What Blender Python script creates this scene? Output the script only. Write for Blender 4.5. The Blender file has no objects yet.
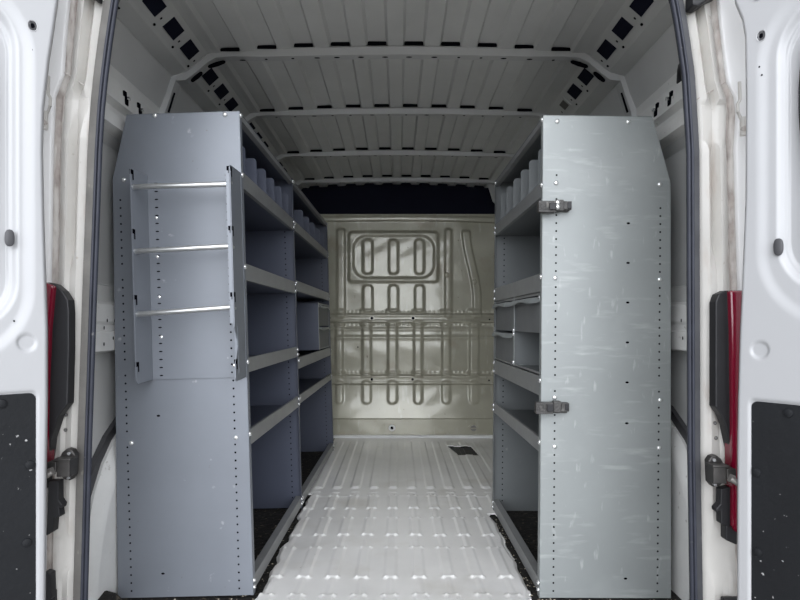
import bpy, math, random
import numpy as np
from mathutils import Vector, Matrix
random.seed(7)
C = bpy.context.scene.collection
H = 0.86            # eye height above the cargo floor
F = 600.0

def PX(px, Y): return (px - 398.0) * Y / F
def PZ(py, Y): return H - (py - 323.0) * Y / F

# ------------------------------------------------------------------ materials
def mat(name, col, rough=0.5, metal=0.0, noise=0.0, nscale=8.0, bump=0.0, bscale=60.0, spots=None, coat=0.0, nvec=None):
    m = bpy.data.materials.new(name); m.use_nodes = True
    nt = m.node_tree; b = nt.nodes['Principled BSDF']
    b.inputs['Roughness'].default_value = rough; b.inputs['Metallic'].default_value = metal
    b.inputs['Coat Weight'].default_value = coat
    tc = nt.nodes.new('ShaderNodeTexCoord')
    vec = tc.outputs['Object']
    if nvec:
        mp = nt.nodes.new('ShaderNodeMapping'); mp.inputs['Scale'].default_value = nvec
        nt.links.new(vec, mp.inputs['Vector']); vec = mp.outputs['Vector']
    def rgb(c): return (c[0], c[1], c[2], 1)
    cur = None
    if noise > 0:
        n = nt.nodes.new('ShaderNodeTexNoise'); n.inputs['Scale'].default_value = nscale; n.inputs['Detail'].default_value = 8
        n.inputs['Roughness'].default_value = 0.6
        nt.links.new(vec, n.inputs['Vector'])
        r = nt.nodes.new('ShaderNodeValToRGB')
        r.color_ramp.elements[0].position = 0.3; r.color_ramp.elements[1].position = 0.7
        r.color_ramp.elements[0].color = rgb([c * (1 - noise) for c in col]); r.color_ramp.elements[1].color = rgb([min(1, c * (1 + noise)) for c in col])
        nt.links.new(n.outputs['Fac'], r.inputs['Fac']); cur = r.outputs['Color']
    for sp in (spots or []):   # (colour, scale, low, high, stretch, amount)
        sc, ss, lo, hi, st, am = sp
        mp = nt.nodes.new('ShaderNodeMapping'); mp.inputs['Scale'].default_value = st
        if st[0] != st[2]: mp.inputs['Rotation'].default_value = (0, random.uniform(-.35, .35), 0)
        mp.inputs['Location'].default_value = (random.random() * 9, random.random() * 9, random.random() * 9)
        nt.links.new(tc.outputs['Object'], mp.inputs['Vector'])
        n = nt.nodes.new('ShaderNodeTexNoise'); n.inputs['Scale'].default_value = ss; n.inputs['Detail'].default_value = 6
        nt.links.new(mp.outputs['Vector'], n.inputs['Vector'])
        r = nt.nodes.new('ShaderNodeMapRange'); r.inputs['From Min'].default_value = lo; r.inputs['From Max'].default_value = hi
        r.inputs['To Max'].default_value = am
        nt.links.new(n.outputs['Fac'], r.inputs['Value'])
        mx = nt.nodes.new('ShaderNodeMix'); mx.data_type = 'RGBA'
        if cur: nt.links.new(cur, mx.inputs['A'])
        else: mx.inputs['A'].default_value = rgb(col)
        mx.inputs['B'].default_value = rgb(sc)
        nt.links.new(r.outputs['Result'], mx.inputs['Factor']); cur = mx.outputs['Result']
    if cur: nt.links.new(cur, b.inputs['Base Color'])
    else: b.inputs['Base Color'].default_value = rgb(col)
    if bump > 0:
        n = nt.nodes.new('ShaderNodeTexNoise'); n.inputs['Scale'].default_value = bscale; n.inputs['Detail'].default_value = 6
        nt.links.new(tc.outputs['Object'], n.inputs['Vector'])
        bp = nt.nodes.new('ShaderNodeBump'); bp.inputs['Strength'].default_value = bump; bp.inputs['Distance'].default_value = 0.01
        nt.links.new(n.outputs['Fac'], bp.inputs['Height']); nt.links.new(bp.outputs['Normal'], b.inputs['Normal'])
    return m

U1 = (1, 1, 1)
M = dict(
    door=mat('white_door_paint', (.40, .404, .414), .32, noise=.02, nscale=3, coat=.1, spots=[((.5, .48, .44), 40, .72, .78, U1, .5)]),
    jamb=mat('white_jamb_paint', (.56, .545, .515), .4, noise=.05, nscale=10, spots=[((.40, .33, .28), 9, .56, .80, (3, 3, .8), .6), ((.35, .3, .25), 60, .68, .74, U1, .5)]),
    grime=mat('grimy_seam', (.36, .32, .295), .7, noise=.25, nscale=30, spots=[((.58, .56, .53), 25, .42, .62, (2, 2, .5), .8)]),
    inner=mat('inner_body_paint', (.60, .605, .595), .5, noise=.04, nscale=6, spots=[((.2, .19, .17), 50, .72, .78, U1, .5)]),
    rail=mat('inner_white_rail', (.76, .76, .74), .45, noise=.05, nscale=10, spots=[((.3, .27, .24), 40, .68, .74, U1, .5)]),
    roof=mat('roof_paint', (.56, .565, .55), .45, noise=.06, nscale=4),
    bow=mat('roof_bow_paint', (.50, .505, .50), .42, noise=.04, nscale=8),
    bulk=mat('bulkhead_paint', (.42, .405, .32), .24, .1, noise=.06, nscale=5, coat=.35, bump=.03, bscale=14,
             spots=[((.25, .2, .14), 5, .60, .78, U1, .5), ((.1, .09, .07), 45, .70, .76, (1, 1, .6), .6), ((.60, .58, .50), 14, .6, .75, (2, 1, .5), .5)]),
    silver=mat('silver_floor_sheet', (.90, .895, .875), .36, .25, noise=.05, nscale=4, bump=.03, bscale=30,
               spots=[((.50, .46, .38), 4, .56, .8, U1, .45), ((.22, .2, .17), 55, .72, .78, U1, .6)]),
    mat_=mat('dirty_black_rubber', (.022, .021, .02), .8, noise=.3, nscale=40, bump=.9, bscale=45,
             spots=[((.18, .15, .11), 55, .60, .72, U1, .8), ((.30, .27, .22), 120, .68, .76, U1, .8)]),
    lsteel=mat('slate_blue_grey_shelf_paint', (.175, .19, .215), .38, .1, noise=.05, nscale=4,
               spots=[((.55, .56, .56), 18, .70, .78, (1, 1, 1), .6), ((.11, .10, .09), 60, .74, .78, U1, .6)]),
    rsteel=mat('grey_shelf_paint_scratched', (.245, .262, .26), .42, .1, noise=.06, nscale=4,
               spots=[((.50, .51, .50), 4, .60, .80, (1.6, 1, 11), .40), ((.52, .53, .52), 22, .64, .76, (2.0, 1, .6), .4), ((.5, .51, .5), 7, .60, .78, (1, 1, 5), .3), ((.5, .51, .5), 3, .58, .70, (1, 1, 1.2), .12), ((.10, .09, .08), 50, .74, .78, (1, 1, 1), .6)]),
    lip=mat('shelf_lip_paint', (.235, .24, .24), .4, .2, noise=.08, nscale=14, spots=[((.5, .5, .5), 40, .70, .78, U1, .4)]),
    lsteel_shade=mat('slate_blue_shelf_paint_shaded', (.058, .066, .095), .42, .05, noise=.05, nscale=5),  # same left shelf paint, darkened: interior shade put into the colour
    rsteel_shade=mat('grey_shelf_paint_shaded', (.125, .135, .138), .42, .05, noise=.06, nscale=5, spots=[((.4, .4, .4), 20, .68, .78, U1, .4)]),  # right shelf paint again, darker with the inside shade mixed in
    bin=mat('bin_drawer_paint', (.15, .156, .16), .5, .1, noise=.08, nscale=12),
    galv=mat('galvanised_rod', (.62, .63, .63), .3, .85, noise=.08, nscale=30),
    bolt=mat('zinc_bolt', (.82, .83, .83), .25, .8),
    black=mat('black_plastic', (.02, .02, .022), .45, noise=.1, nscale=20),
    hole=mat('black_hole', (.004, .004, .006), .9),
    clamp=mat('grimy_black_plastic', (.05, .048, .046), .55, noise=.35, nscale=60, bump=.3, bscale=120, spots=[((.25, .24, .22), 45, .62, .72, U1, .6)]),
    seal=mat('black_rubber_seal', (.032, .035, .048), .5, noise=.15, nscale=20, spots=[((.2, .19, .18), 60, .70, .76, U1, .5)]),
    flange_dark=mat('dark_rubber_flange', (.05, .051, .056), .55, noise=.2, nscale=14, spots=[((.2, .2, .2), 50, .68, .76, (1, 1, .5), .5)]),
    flange=mat('grey_rubber_flange', (.125, .12, .112), .62, noise=.2, nscale=14, spots=[((.3, .28, .25), 50, .66, .74, (1, 1, .5), .5)]),
    panel=mat('black_door_trim', (.009, .010, .012), .6, noise=.15, nscale=5, bump=.1, bscale=80, spots=[((.5, .5, .5), 70, .70, .74, U1, .7), ((.2, .2, .2), 16, .68, .78, (1, 1, .3), .5)]),
    red=mat('red_tail_lamp_lens', (.17, .002, .018), .12, coat=.5),
    strap=mat('dark_cast_steel', (.05, .047, .045), .45, .5, noise=.3, nscale=30),
    rod=mat('greased_steel_rod', (.22, .21, .20), .45, .5, noise=.15, nscale=30),
    navy=mat('dark_navy_void', (.010, .011, .022), .7, noise=.1, nscale=6),  # near-black: darkness of the over-cab void and rail openings painted in
    plug=mat('dark_grey_rubber_plug', (.06, .06, .065), .5),
    glass=mat('dark_glass', (.01, .01, .012), .08),
    asphalt=mat('pale_concrete', (.42, .41, .39), .9, noise=.2, nscale=30, bump=.4, bscale=60),
    pebble=mat('pale_grit', (.42, .38, .30), .9, noise=.3, nscale=60),
    outer=mat('white_body_paint', (.76, .76, .76), .3, coat=.3),
)

for k_, v_ in dict(hole=0, navy=.08, panel=.25, seal=.3, flange_dark=.3, black=.3, mat_=.2, flange=.3).items():
    M[k_].node_tree.nodes['Principled BSDF'].inputs['Specular IOR Level'].default_value = v_

# ------------------------------------------------------------------ mesh helper
class MB:
    def __init__(s): s.v = []; s.f = []; s.mi = []; s.mats = []
    def m(s, mt):
        if mt not in s.mats: s.mats.append(mt)
        return s.mats.index(mt)
    def add(s, vs, fs, mt):
        o = len(s.v); k = s.m(mt)
        s.v += [tuple(v) for v in vs]
        for f in fs: s.f.append(tuple(o + i for i in f)); s.mi.append(k)
        return s
    def box(s, a, b, mt):
        x0, y0, z0 = [min(a[i], b[i]) for i in range(3)]; x1, y1, z1 = [max(a[i], b[i]) for i in range(3)]
        vs = [(x0, y0, z0), (x1, y0, z0), (x1, y1, z0), (x0, y1, z0), (x0, y0, z1), (x1, y0, z1), (x1, y1, z1), (x0, y1, z1)]
        return s.add(vs, [(0, 3, 2, 1), (4, 5, 6, 7), (0, 1, 5, 4), (1, 2, 6, 5), (2, 3, 7, 6), (3, 0, 4, 7)], mt)
    def prism(s, poly, axis, a, b, mt):
        # poly: 2-D outline in the two other axes (in x,y,z order); extruded along axis from a to b
        n = len(poly); vs = []
        for t in (a, b):
            for p in poly:
                q = list(p); q.insert(axis, t); vs.append(tuple(q))
        fs = [tuple(range(n))[::-1], tuple(range(n, 2 * n))] + [(i, (i + 1) % n, n + (i + 1) % n, n + i) for i in range(n)]
        return s.add(vs, fs, mt)
    def disc(s, c, r, n, mt, ry=None, seg=12, tilt=0):
        # flat ellipse at c with normal n, radii r (first in-plane axis) and ry
        n = Vector(n).normalized(); up = Vector((0, 0, 1)) if abs(n.z) < .9 else Vector((0, 1, 0))
        a = up.cross(n).normalized(); b = n.cross(a); ry = ry or r
        vs = [Vector(c) + a * (math.cos(t) * r) + b * (math.sin(t) * ry) for t in [2 * math.pi * i / seg for i in range(seg)]]
        return s.add(vs, [tuple(range(seg))], mt)
    def tube(s, pts, r, mt, seg=10, flat=1.0, caps=True):
        pts = [Vector(p) for p in pts]; vs = []; fs = []
        for i, p in enumerate(pts):
            d = (pts[min(i + 1, len(pts) - 1)] - pts[max(i - 1, 0)]).normalized()
            up = Vector((0, 0, 1)) if abs(d.z) < .95 else Vector((0, 1, 0))
            a = up.cross(d).normalized(); b = d.cross(a)
            rr = r[i] if isinstance(r, (list, tuple)) else r
            for k in range(seg):
                t = 2 * math.pi * k / seg
                vs.append(p + a * (math.cos(t) * rr) + b * (math.sin(t) * rr * flat))
        for i in range(len(pts) - 1):
            for k in range(seg):
                fs.append((i * seg + k, i * seg + (k + 1) % seg, (i + 1) * seg + (k + 1) % seg, (i + 1) * seg + k))
        if caps: fs.append(tuple(range(seg))[::-1]); fs.append(tuple((len(pts) - 1) * seg + k for k in range(seg)))
        return s.add(vs, fs, mt)
    def loft(s, rings, mt, closed=False, caps=False):
        n = len(rings[0]); vs = [p for r in rings for p in r]; fs = []
        for i in range(len(rings) - 1):
            for k in range(n if closed else n - 1):
                fs.append((i * n + k, i * n + (k + 1) % n, (i + 1) * n + (k + 1) % n, (i + 1) * n + k))
        if caps: fs.append(tuple(range(n))[::-1]); fs.append(tuple((len(rings) - 1) * n + k for k in range(n)))
        return s.add(vs, fs, mt)
    def build(s, name, parent=None, smooth=False, bevel=0, solid=0, fix=True, loc=None):
        me = bpy.data.meshes.new(name); me.from_pydata(s.v, [], s.f)
        for mt in s.mats: me.materials.append(mt)
        me.polygons.foreach_set('material_index', s.mi)
        if fix and len(s.f) < 20000:
            import bmesh
            bm = bmesh.new(); bm.from_mesh(me); bmesh.ops.recalc_face_normals(bm, faces=bm.faces); bm.to_mesh(me); bm.free()
        if smooth: me.polygons.foreach_set('use_smooth', [True] * len(me.polygons))
        me.update()
        o = bpy.data.objects.new(name, me); C.objects.link(o)
        if parent is not None: o.parent = parent
        if loc: o.location = loc
        if solid:
            md = o.modifiers.new('thickness', 'SOLIDIFY'); md.thickness = solid; md.offset = 0
        if bevel:
            md = o.modifiers.new('edge', 'BEVEL'); md.width = bevel; md.segments = 2; md.limit_method = 'ANGLE'; md.angle_limit = math.radians(50)
        if smooth:
            try:
                me.set_sharp_from_angle(angle=math.radians(42))
            except Exception: pass
        return o

def grid_obj(name, P, mt, parent=None, smooth=True, mi=None, keep=None, mats=None, flip=False):
    """P: (n,m,3) array of points"""
    n, m_, _ = P.shape
    idx = np.arange(n * m_).reshape(n, m_)
    a, b, c, d = idx[:-1, :-1].ravel(), idx[1:, :-1].ravel(), idx[1:, 1:].ravel(), idx[:-1, 1:].ravel()
    f = np.stack([a, b, c, d] if not flip else [a, d, c, b], 1)
    if keep is not None: kk = keep[:-1, :-1].ravel(); f = f[kk]
    me = bpy.data.meshes.new(name)
    me.vertices.add(n * m_); me.vertices.foreach_set('co', P.reshape(-1).astype(np.float32))
    me.loops.add(f.size); me.loops.foreach_set('vertex_index', f.ravel().astype(np.int32))
    me.polygons.add(len(f)); me.polygons.foreach_set('loop_start', np.arange(0, f.size, 4, dtype=np.int32))
    try: me.polygons.foreach_set('loop_total', np.full(len(f), 4, dtype=np.int32))
    except Exception: pass
    for q in (mats or [mt]): me.materials.append(q)
    if mi is not None:
        q = mi[:-1, :-1].ravel()
        if keep is not None: q = q[kk]
        me.polygons.foreach_set('material_index', q.astype(np.int32))
    me.polygons.foreach_set('use_smooth', np.full(len(f), smooth))
    me.update(calc_edges=True); me.validate()
    o = bpy.data.objects.new(name, me); C.objects.link(o)
    if parent is not None: o.parent = parent
    return o

def thing(name, label, cat, loc=(0, 0, 0), rot=(0, 0, 0), group=None):
    o = bpy.data.objects.new(name, None); C.objects.link(o); o.location = loc; o.rotation_euler = rot
    o.empty_display_size = .05
    return tag(o, label, cat, group)
def tag(o, label, cat, group=None):
    o['label'] = label; o['category'] = cat
    if group: o['group'] = group
    return o
def struct(o): o['kind'] = 'structure'; return o

def sstep(x): x = np.clip(x, 0, 1); return x * x * (3 - 2 * x)
def rbox(U, V, u0, u1, v0, v1, r, e):
    """1 inside a rounded rectangle, 0 outside, over edge width e"""
    cu, cv = (u0 + u1) / 2, (v0 + v1) / 2; hu, hv = abs(u1 - u0) / 2, abs(v1 - v0) / 2; r = min(r, hu, hv)
    qu, qv = np.abs(U - cu) - hu + r, np.abs(V - cv) - hv + r
    d = np.hypot(np.maximum(qu, 0), np.maximum(qv, 0)) + np.minimum(np.maximum(qu, qv), 0) - r
    return sstep(.5 - d / e)

# ================================================================== THE VAN BODY
# ---- floor (black rubber underlay) and silver ribbed sheet
mb = MB(); mb.box((-1.0, 1.40, -.06), (1.0, 4.62, -.018), M['mat_']); floor = struct(mb.build('floor'))
NX = np.arange(-.470, .7601, .0045); NY = np.arange(1.60, 4.531, .0055)
U, V = np.meshgrid(NX, NY, indexing='ij')
Z = np.zeros_like(U)
per = .098; c0 = -.026
ph = (U - c0 + per / 2) % per - per / 2            # signed distance from nearest rib centre
nearz = V < 3.03
near = np.zeros_like(U)
segs = [(1.40, 1.53), (1.64, 1.905), (2.03, 2.305), (2.435, 2.655), (2.785, 2.99)]
for a, b in segs: near += rbox(ph, V, -.0195, .0195, a, b, .012, .009)
neck = .6 * sstep(.5 - (np.abs(ph) - .008) / .008) * nearz
near = np.maximum(near, neck)
Z += .0045 * near
def bump_at(y, off=.0185, h=.0070):
    global Z
    for s in (-1, 1):
        d = np.hypot(ph - s * off, (V - y) * .75); Z = Z + h * np.exp(-(d / .0062) ** 2)
for a, b in segs:
    bump_at(a + .004); bump_at(b - .004)
far = rbox(ph, V, -.024, .024, 3.12, 4.36, .02, .009)
Z += .0042 * far
for y in (3.055, 3.145):
    Z += .0045 * np.exp(-((np.maximum(np.abs(ph) - .014, 0) / .007) ** 2 + ((V - y) / .012) ** 2))
# joint of the two pressings and light waviness
Z += .0022 * np.exp(-((V - 2.985 - .012 * np.cos(U * 5)) / .008) ** 2)
Z += .0014 * np.sin(U * 9 + 1.3 * np.sin(V * 5)) * np.sin(V * 7.3) + .0008 * np.sin(U * 31 + V * 13)
wob = .006 * np.sin(NY * 13) + .005 * np.sin(NY * 29 + 1) + .003 * np.sin(NY * 53)
eL = np.where(NY < 3.02, -.446, -.47); eR = np.where(NY < 2.62, .424, np.where(NY < 2.72, .415, np.where(NY < 2.83, .455, .755)))
eL = eL + wob * (NY < 3.02) ; eR = eR + .55 * wob[::-1] * (NY < 2.72)
Uc = np.clip(U, eL[None, :], eR[None, :])
keep = (U > eL[None, :] - .0045) & (U < eR[None, :] + .0045)
hx = (4.195 - V) / .285
hole = (V > 3.91) & (V < 4.195) & (U > .336 + .052 * hx) & (U < .507 + .021 * hx)
keep &= ~hole
edge = np.minimum(U - eL[None, :], eR[None, :] - U)
Z -= .012 * sstep(1 - edge / .014) * (V < 3.02)
P = np.stack([Uc, V, Z - .002], 2)
sheet = grid_obj('floor_sheet', P, M['silver'], keep=keep)
tag(sheet, 'silver ribbed metal floor sheet running down the aisle between the shelves', 'floor covering')
sheet.modifiers.new('thickness', 'SOLIDIFY').thickness = .006
mb = MB(); hx0, hx1 = .325, .47
mb.box((.30, 3.86, -.018), (.56, 4.30, -.011), M['black'])
for i in range(5): mb.box((.33 + .03 * i, 3.90, -.011), (.335 + .03 * i, 4.26, -.006), M['black'])
tag(mb.build('rubber_scrap', bevel=.002), 'black rubber piece in a cut-out of the silver floor near the bulkhead', 'rubber mat')

# ---- ceiling, corrugated
xs = []; 
x = -.72
def ceil_z(x): return 1.922 - .030 * (x / .72) ** 2
prof = [(-.722, 1.895), (-.708, 1.897)]
k0 = -.08
cent = [k0 + .1405 * i for i in range(-6, 7) if abs(k0 + .1405 * i) < .66]
for c in cent:
    for dx, dz in ((-.043, 0), (-.033, .014), (.033, .014), (.043, 0)):
        if abs(c + dx) < .715: prof.append((c + dx, ceil_z(c + dx) + dz))
prof += [(.708, 1.897), (.722, 1.895)]
sideL = [(-.735, 1.885), (-.742, 1.884), (-.813, 1.822), (-.862, 1.805)]
ys = [1.5, 1.9, 2.3, 2.95, 3.68, 4.38, 4.62]
mb = MB(); mb.loft([[(px, y, pz) for px, pz in prof] for y in ys], M['roof'])
ceiling = struct(mb.build('ceiling', solid=.002, fix=False))
# roof side rails with punched windows
def sgn_loft(mb, pts, s, ys, mt): mb.loft([[(s * px, y, pz) for px, pz in pts] for y in ys], mt)
for s, side in ((-1, 'left'), (1, 'right')):
    mb = MB()
    sgn_loft(mb, [(.722, 1.895), (.730, 1.894), (.802, 1.833), (.810, 1.824), (.868, 1.806), (.868, 1.800)], s, ys, M['roof'])
    o = mb.build('roof_side_rail', ceiling, solid=.002)
    # square openings in the sloping web
    d = Vector((s * .072, 0, -.064)).normalized(); nrm = Vector((-s * .064, 0, -.072)).normalized()
    cen = Vector((s * .766, -.012, 1.8645)) + nrm * .0025
    k = 0
    for y in (1.57, 1.735, 1.895, 2.055, 2.212, 2.455, 2.61, 2.765, 3.10, 3.26, 3.42, 3.85, 4.0):
        plugged = s > 0 and abs(y - 2.765) < .01
        mb = MB(); w, l = .026, .046
        c = cen + Vector((0, y, 0))
        q = [c - d * w - Vector((0, l, 0)), c + d * w - Vector((0, l, 0)), c + d * w + Vector((0, l, 0)), c - d * w + Vector((0, l, 0))]
        cc = nrm * .003
        mb.add([p + cc for p in q] + [p - cc for p in q], [(0, 1, 2, 3), (7, 6, 5, 4), (0, 1, 5, 4), (1, 2, 6, 5), (2, 3, 7, 6), (3, 0, 4, 7)], M['roof'] if plugged else M['navy'])
        if plugged:
            q2 = [c + (p - c) * .7 + nrm * .004 for p in q]; mb.add(q2, [(0, 1, 2, 3)], M['flange'])
        mb.build('rail_opening', ceiling)
        mb = MB()
        for yy, off in ((y + .075, .012), (y + .075, .042)):
            cc2 = cen + Vector((0, yy, 0)) + d * off + nrm * .001
            mb.disc(cc2, .005 if off < .03 else .008, nrm, M['hole'], ry=.005)
        mb.build('rail_hole', ceiling)
    mb = MB(); mb.disc((s * .846, 1.80, 1.8065), .012, (0, 0, -1), M['hole']); mb.build('rail_hole', ceiling)
# roof outer skin
mb = MB(); mb.box((-1.0, 1.45, 1.985), (1.0, 4.7, 2.0), M['outer']); mb.box((-1.0, 1.45, 1.90), (-.90, 4.7, 1.985), M['outer']); mb.box((.90, 1.45, 1.90), (1.0, 4.7, 1.985), M['outer'])
mb.build('roof_skin', ceiling)

# bows
def bow(Y, drop, full, name='roof_bow', th=.042):
    path = [(0, 1.905), (.25, 1.903), (.50, 1.897), (.64, 1.898), (.70, 1.893), (.73, 1.876), (.79, 1.826), (.815, 1.808), (.862, 1.803)]
    pts = [(-x, z) for x, z in path[::-1][:-1]] + path
    wid = []
    rings = []
    for i, (x, z) in enumerate(pts):
        rings.append([(x, Y - .006, z + .013), (x, Y, z + .012), (x, Y + .003, z - drop), (x, Y + th, z - drop), (x, Y + th + .003, z + .012), (x, Y + th + .012, z + .013)])
    mb = MB(); mb.loft(rings, M['bow'])
    o = mb.build(name, ceiling, solid=.002, bevel=.0)
    mb = MB()   # oblong holes in the bow's underside and dark gaps over its rear edge
    for x in [-.60 + .0926 * i + random.uniform(-.01, .01) for i in range(14)]:
        zz = 1.905 - .012 * (x / .6) ** 2 - drop - .0015
        mb.disc((x, Y + th * .55, zz), random.choice([.006, .006, .012]), (0, 0, -1), M['hole'], ry=.006)
    mb.build('bow_hole', ceiling)
    if full:
        mb = MB()
        for s in (-1, 1):
            for (x0, z0), (x1, z1) in (((.668, 1.884), (.735, 1.862)), ((.757, 1.842), (.80, 1.806))):
                a = Vector((s * x0, Y + .022, z0 - drop + .0065)); b = Vector((s * x1, Y + .022, z1 - drop + .0065))
                if x0 > .73: pass
                a.z -= .004; b.z -= .004
                mb.tube([a, a.lerp(b, .1), a.lerp(b, .5) , a.lerp(b, .9), b], [.003, .007, .009, .007, .003], M['hole'], seg=8)
        mb.build('bow_slot', ceiling)
    mb = MB()
    for c in cent:
        cz = ceil_z(c)
        mb.box((c - .036, Y - .012, cz + .001), (c + .036, Y - .004, cz + .0125), M['hole'])
    mb.build('roof_gap', ceiling)
bow(2.30, .014, True); bow(2.955, .012, False, th=.035); bow(3.68, .012, False, th=.035); bow(4.36, .014, False, th=.05)

# ---- side walls
for s, side in ((-1, 'left'), (1, 'right')):
    pts = [(.868, 1.803), (.888, 1.74), (.912, 1.68), (.915, 1.645), (.897, 1.632), (.892, 1.565), (.915, 1.553), (.915, 1.530), (.893, 1.520), (.890, 1.480), (.925, 1.468),
           (.950, 1.44), (.952, .985), (.946, .98), (.946, .930), (.918, .918), (.913, .865), (.918, .855), (.915, .835), (.905, .83), (.905, .775), (.95, .765), (.955, .30), (.955, -.02)]
    mb = MB(); sgn_loft(mb, pts[:3], s, [1.56, 2.3, 3.68, 4.6], M['inner'])
    sgn_loft(mb, pts[2:11], s, [1.56, 2.3, 3.68, 4.6], M['rail']); sgn_loft(mb, pts[10:14], s, [1.56, 2.3, 3.68, 4.6], M['inner'])
    sgn_loft(mb, pts[13:22], s, [1.56, 2.3, 3.68, 4.6], M['rail']); sgn_loft(mb, pts[21:], s, [1.56, 2.3, 3.68, 4.6], M['inner'])
    wall = struct(mb.build('wall_' + side, fix=True, solid=.002))
    mb = MB(); mb.box((s * .985, 1.5, -.3), (s * 1.0, 4.7, 1.99), M['outer']); mb.build('outer_skin', wall)
    # hoop uprights
    for Y in (2.30, 2.955, 3.68):
        mb = MB(); rr = []
        for x, z in ((.862, 1.817), (.866, 1.79), (.882, 1.74), (.905, 1.67), (.915, 1.60)):
            rr.append([(s * (x + .01), Y - .004, z), (s * (x - .012), Y, z), (s * (x - .014), Y + .05, z), (s * (x + .01), Y + .056, z)])
        mb.loft(rr, M['bow']); up = mb.build('hoop_upright', wall, solid=.002)
        mb = MB(); a = Vector((s * .8615, Y - .001, 1.755)); b = Vector((s * .889, Y - .001, 1.67))
        mb.tube([Vector((s * .866, Y + .02, 1.750)), Vector((s * .889, Y + .02, 1.675))], .006, M['hole'], seg=6)
        mb.build('upright_slot', up)
    # holes and clips on the upper rail
    mb = MB()
    for y in (1.95, 2.055):
        mb.box((s * .8945, y, 1.600), (s * .889, y + .018, 1.616), M['hole']); mb.box((s * .893, y + .01, 1.575), (s * .889, y + .03, 1.60), M['hole']); mb.box((s * .893, y + .018, 1.592), (s * .880, y + .026, 1.602), M['bolt'])
    mb.build('rail_clip', wall)
    mb = MB()
    for y, z in ((1.86, .953), (1.86, .845), (1.90, .812), (1.88, .868), (1.93, .868), (1.84, .795)):
        x = .9455 if z > .93 else (.9035 if z < .83 else .913)
        mb.disc((s * (x - .002), y, z), .004, (-s, 0, 0), M['hole'], ry=.006)
    mb.disc((s * .9505, 1.86, 1.16), .006, (-s, 0, 0), M['hole']); mb.build('wall_hole', wall)
    # wheel arch casting at the rear corner, with a dark grey band behind it
    arc = [(1.755, -.018), (1.762, .10), (1.785, .22), (1.83, .33), (1.89, .415), (1.96, .475), (2.1, .55), (2.3, .60), (2.6, .60), (2.9, .52), (3.1, .36), (3.2, -.018)]
    def offs(d): return [(y - d * (1 if y < 2.3 else -1), z + d * .8 if z > .1 else z) for y, z in arc]
    mb = MB(); n = len(arc)
    mb.prism(offs(.028), 0, s * .951, s * .935, M['plug']); mb.build('arch_band', wall)
    mb = MB(); mb.loft([[(s * .950, y, z) for y, z in offs(.0)], [(s * .925, y, z) for y, z in offs(.004)], [(s * .905, y + (.006 if y < 2.3 else -.006), z - .004) for y, z in offs(-.01)], [(s * .9, y, z) for y, z in offs(-.045)]], M['rail'])
    mb.prism(offs(-.045), 0, s * .9, s * .92, M['rail']); mb.build('wheel_arch', wall, smooth=True)
    # the lower corner fillet of dirty mat
    mb = MB(); hh = .048 if s < 0 else .016
    mb.tube([(s * (.893 if s < 0 else .93), 1.66 + .03 * k, -.018) for k in range(7)], [hh * (.6 + .1 * k) for k in range(7)], M['mat_'], seg=12)
    mb.build('mat_edge', wall, smooth=True)
# dark strap against the right wall
mb = MB(); mb.tube([(.898, 1.80, 1.672), (.893, 1.84, 1.664), (.893, 1.88, 1.652), (.902, 1.93, 1.632)], [.008, .017, .018, .006], M['black'], seg=8, flat=1.6)
tag(mb.build('grab_strap', smooth=True), 'short black strap on the upper right wall beside the seal', 'strap')

# ---- bulkhead
Yb = 4.53
xs = np.arange(-.955, .956, .0048); zs = np.arange(-.02, 1.681, .0048)
U, W = np.meshgrid(xs, zs, indexing='ij')
def BX(px): return PX(px, Yb)
def BZ(py): return PZ(py, Yb)
D = np.zeros_like(U)
e = .026
def R(x0, x1, y0, y1, r, h, ee=e):
    global D
    D = D + h * rbox(U, W, BX(x0), BX(x1), BZ(y0), BZ(y1), r, ee)
R(349, 438, 232, 282, .03, .016, .026); R(353.5, 434, 236, 278, .10, -.016, .026)
for a, b in ((363, 372.5), (389, 398), (415, 424)):
    R(a, b, 239.5, 274, .03, .016, .024)
    R(a, b, 285, 312, .03, .016, .024)
for a, b in ((337, 345), (445, 451.5)): R(a, b, 229, 318, .02, .014)
# curved double ridge to the right
for off in (0,):
    xc = BX(466) + (BX(477) - BX(466)) * sstep((BZ(230) - W) / (BZ(230) - BZ(300)))
    band = sstep(.5 - (np.abs(U - xc) - .030) / .016) * (W > BZ(318)) * sstep((BZ(229) - W) / .03)
    D += .014 * band
mid = [(336, 343), (362.5, 371), (388, 397), (414, 422), (442, 450), (469.5, 478.5), (495, 503), (310, 318)]
for a, b in mid:
    R(a, b, 322, 376, .006, .016); R(a - 2, b + 2, 370.5, 374.5, .01, .008); R(a - 2, b + 2, 322.5, 325.5, .01, .008); R(a - 2, b + 2, 309.5, 313, .01, .008)
    R(a, b, 380, 403.5, .03, .010)
for y0, y1 in ((314, 322.5), (375, 384)):
    R(200, 600, y0, y1, .005, .026, .010); R(200, 600, y0 + 2.6, y1 - 2.6, .005, -.005, .008)
# small scalloped beads along the rails
per2 = .032
sc = np.abs(((U + .5) % per2) / per2 - .5) * 2
for yy in (312, 324.5, 372.5): D += .004 * np.exp(-((W - BZ(yy)) / .008) ** 2) * sc
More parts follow.
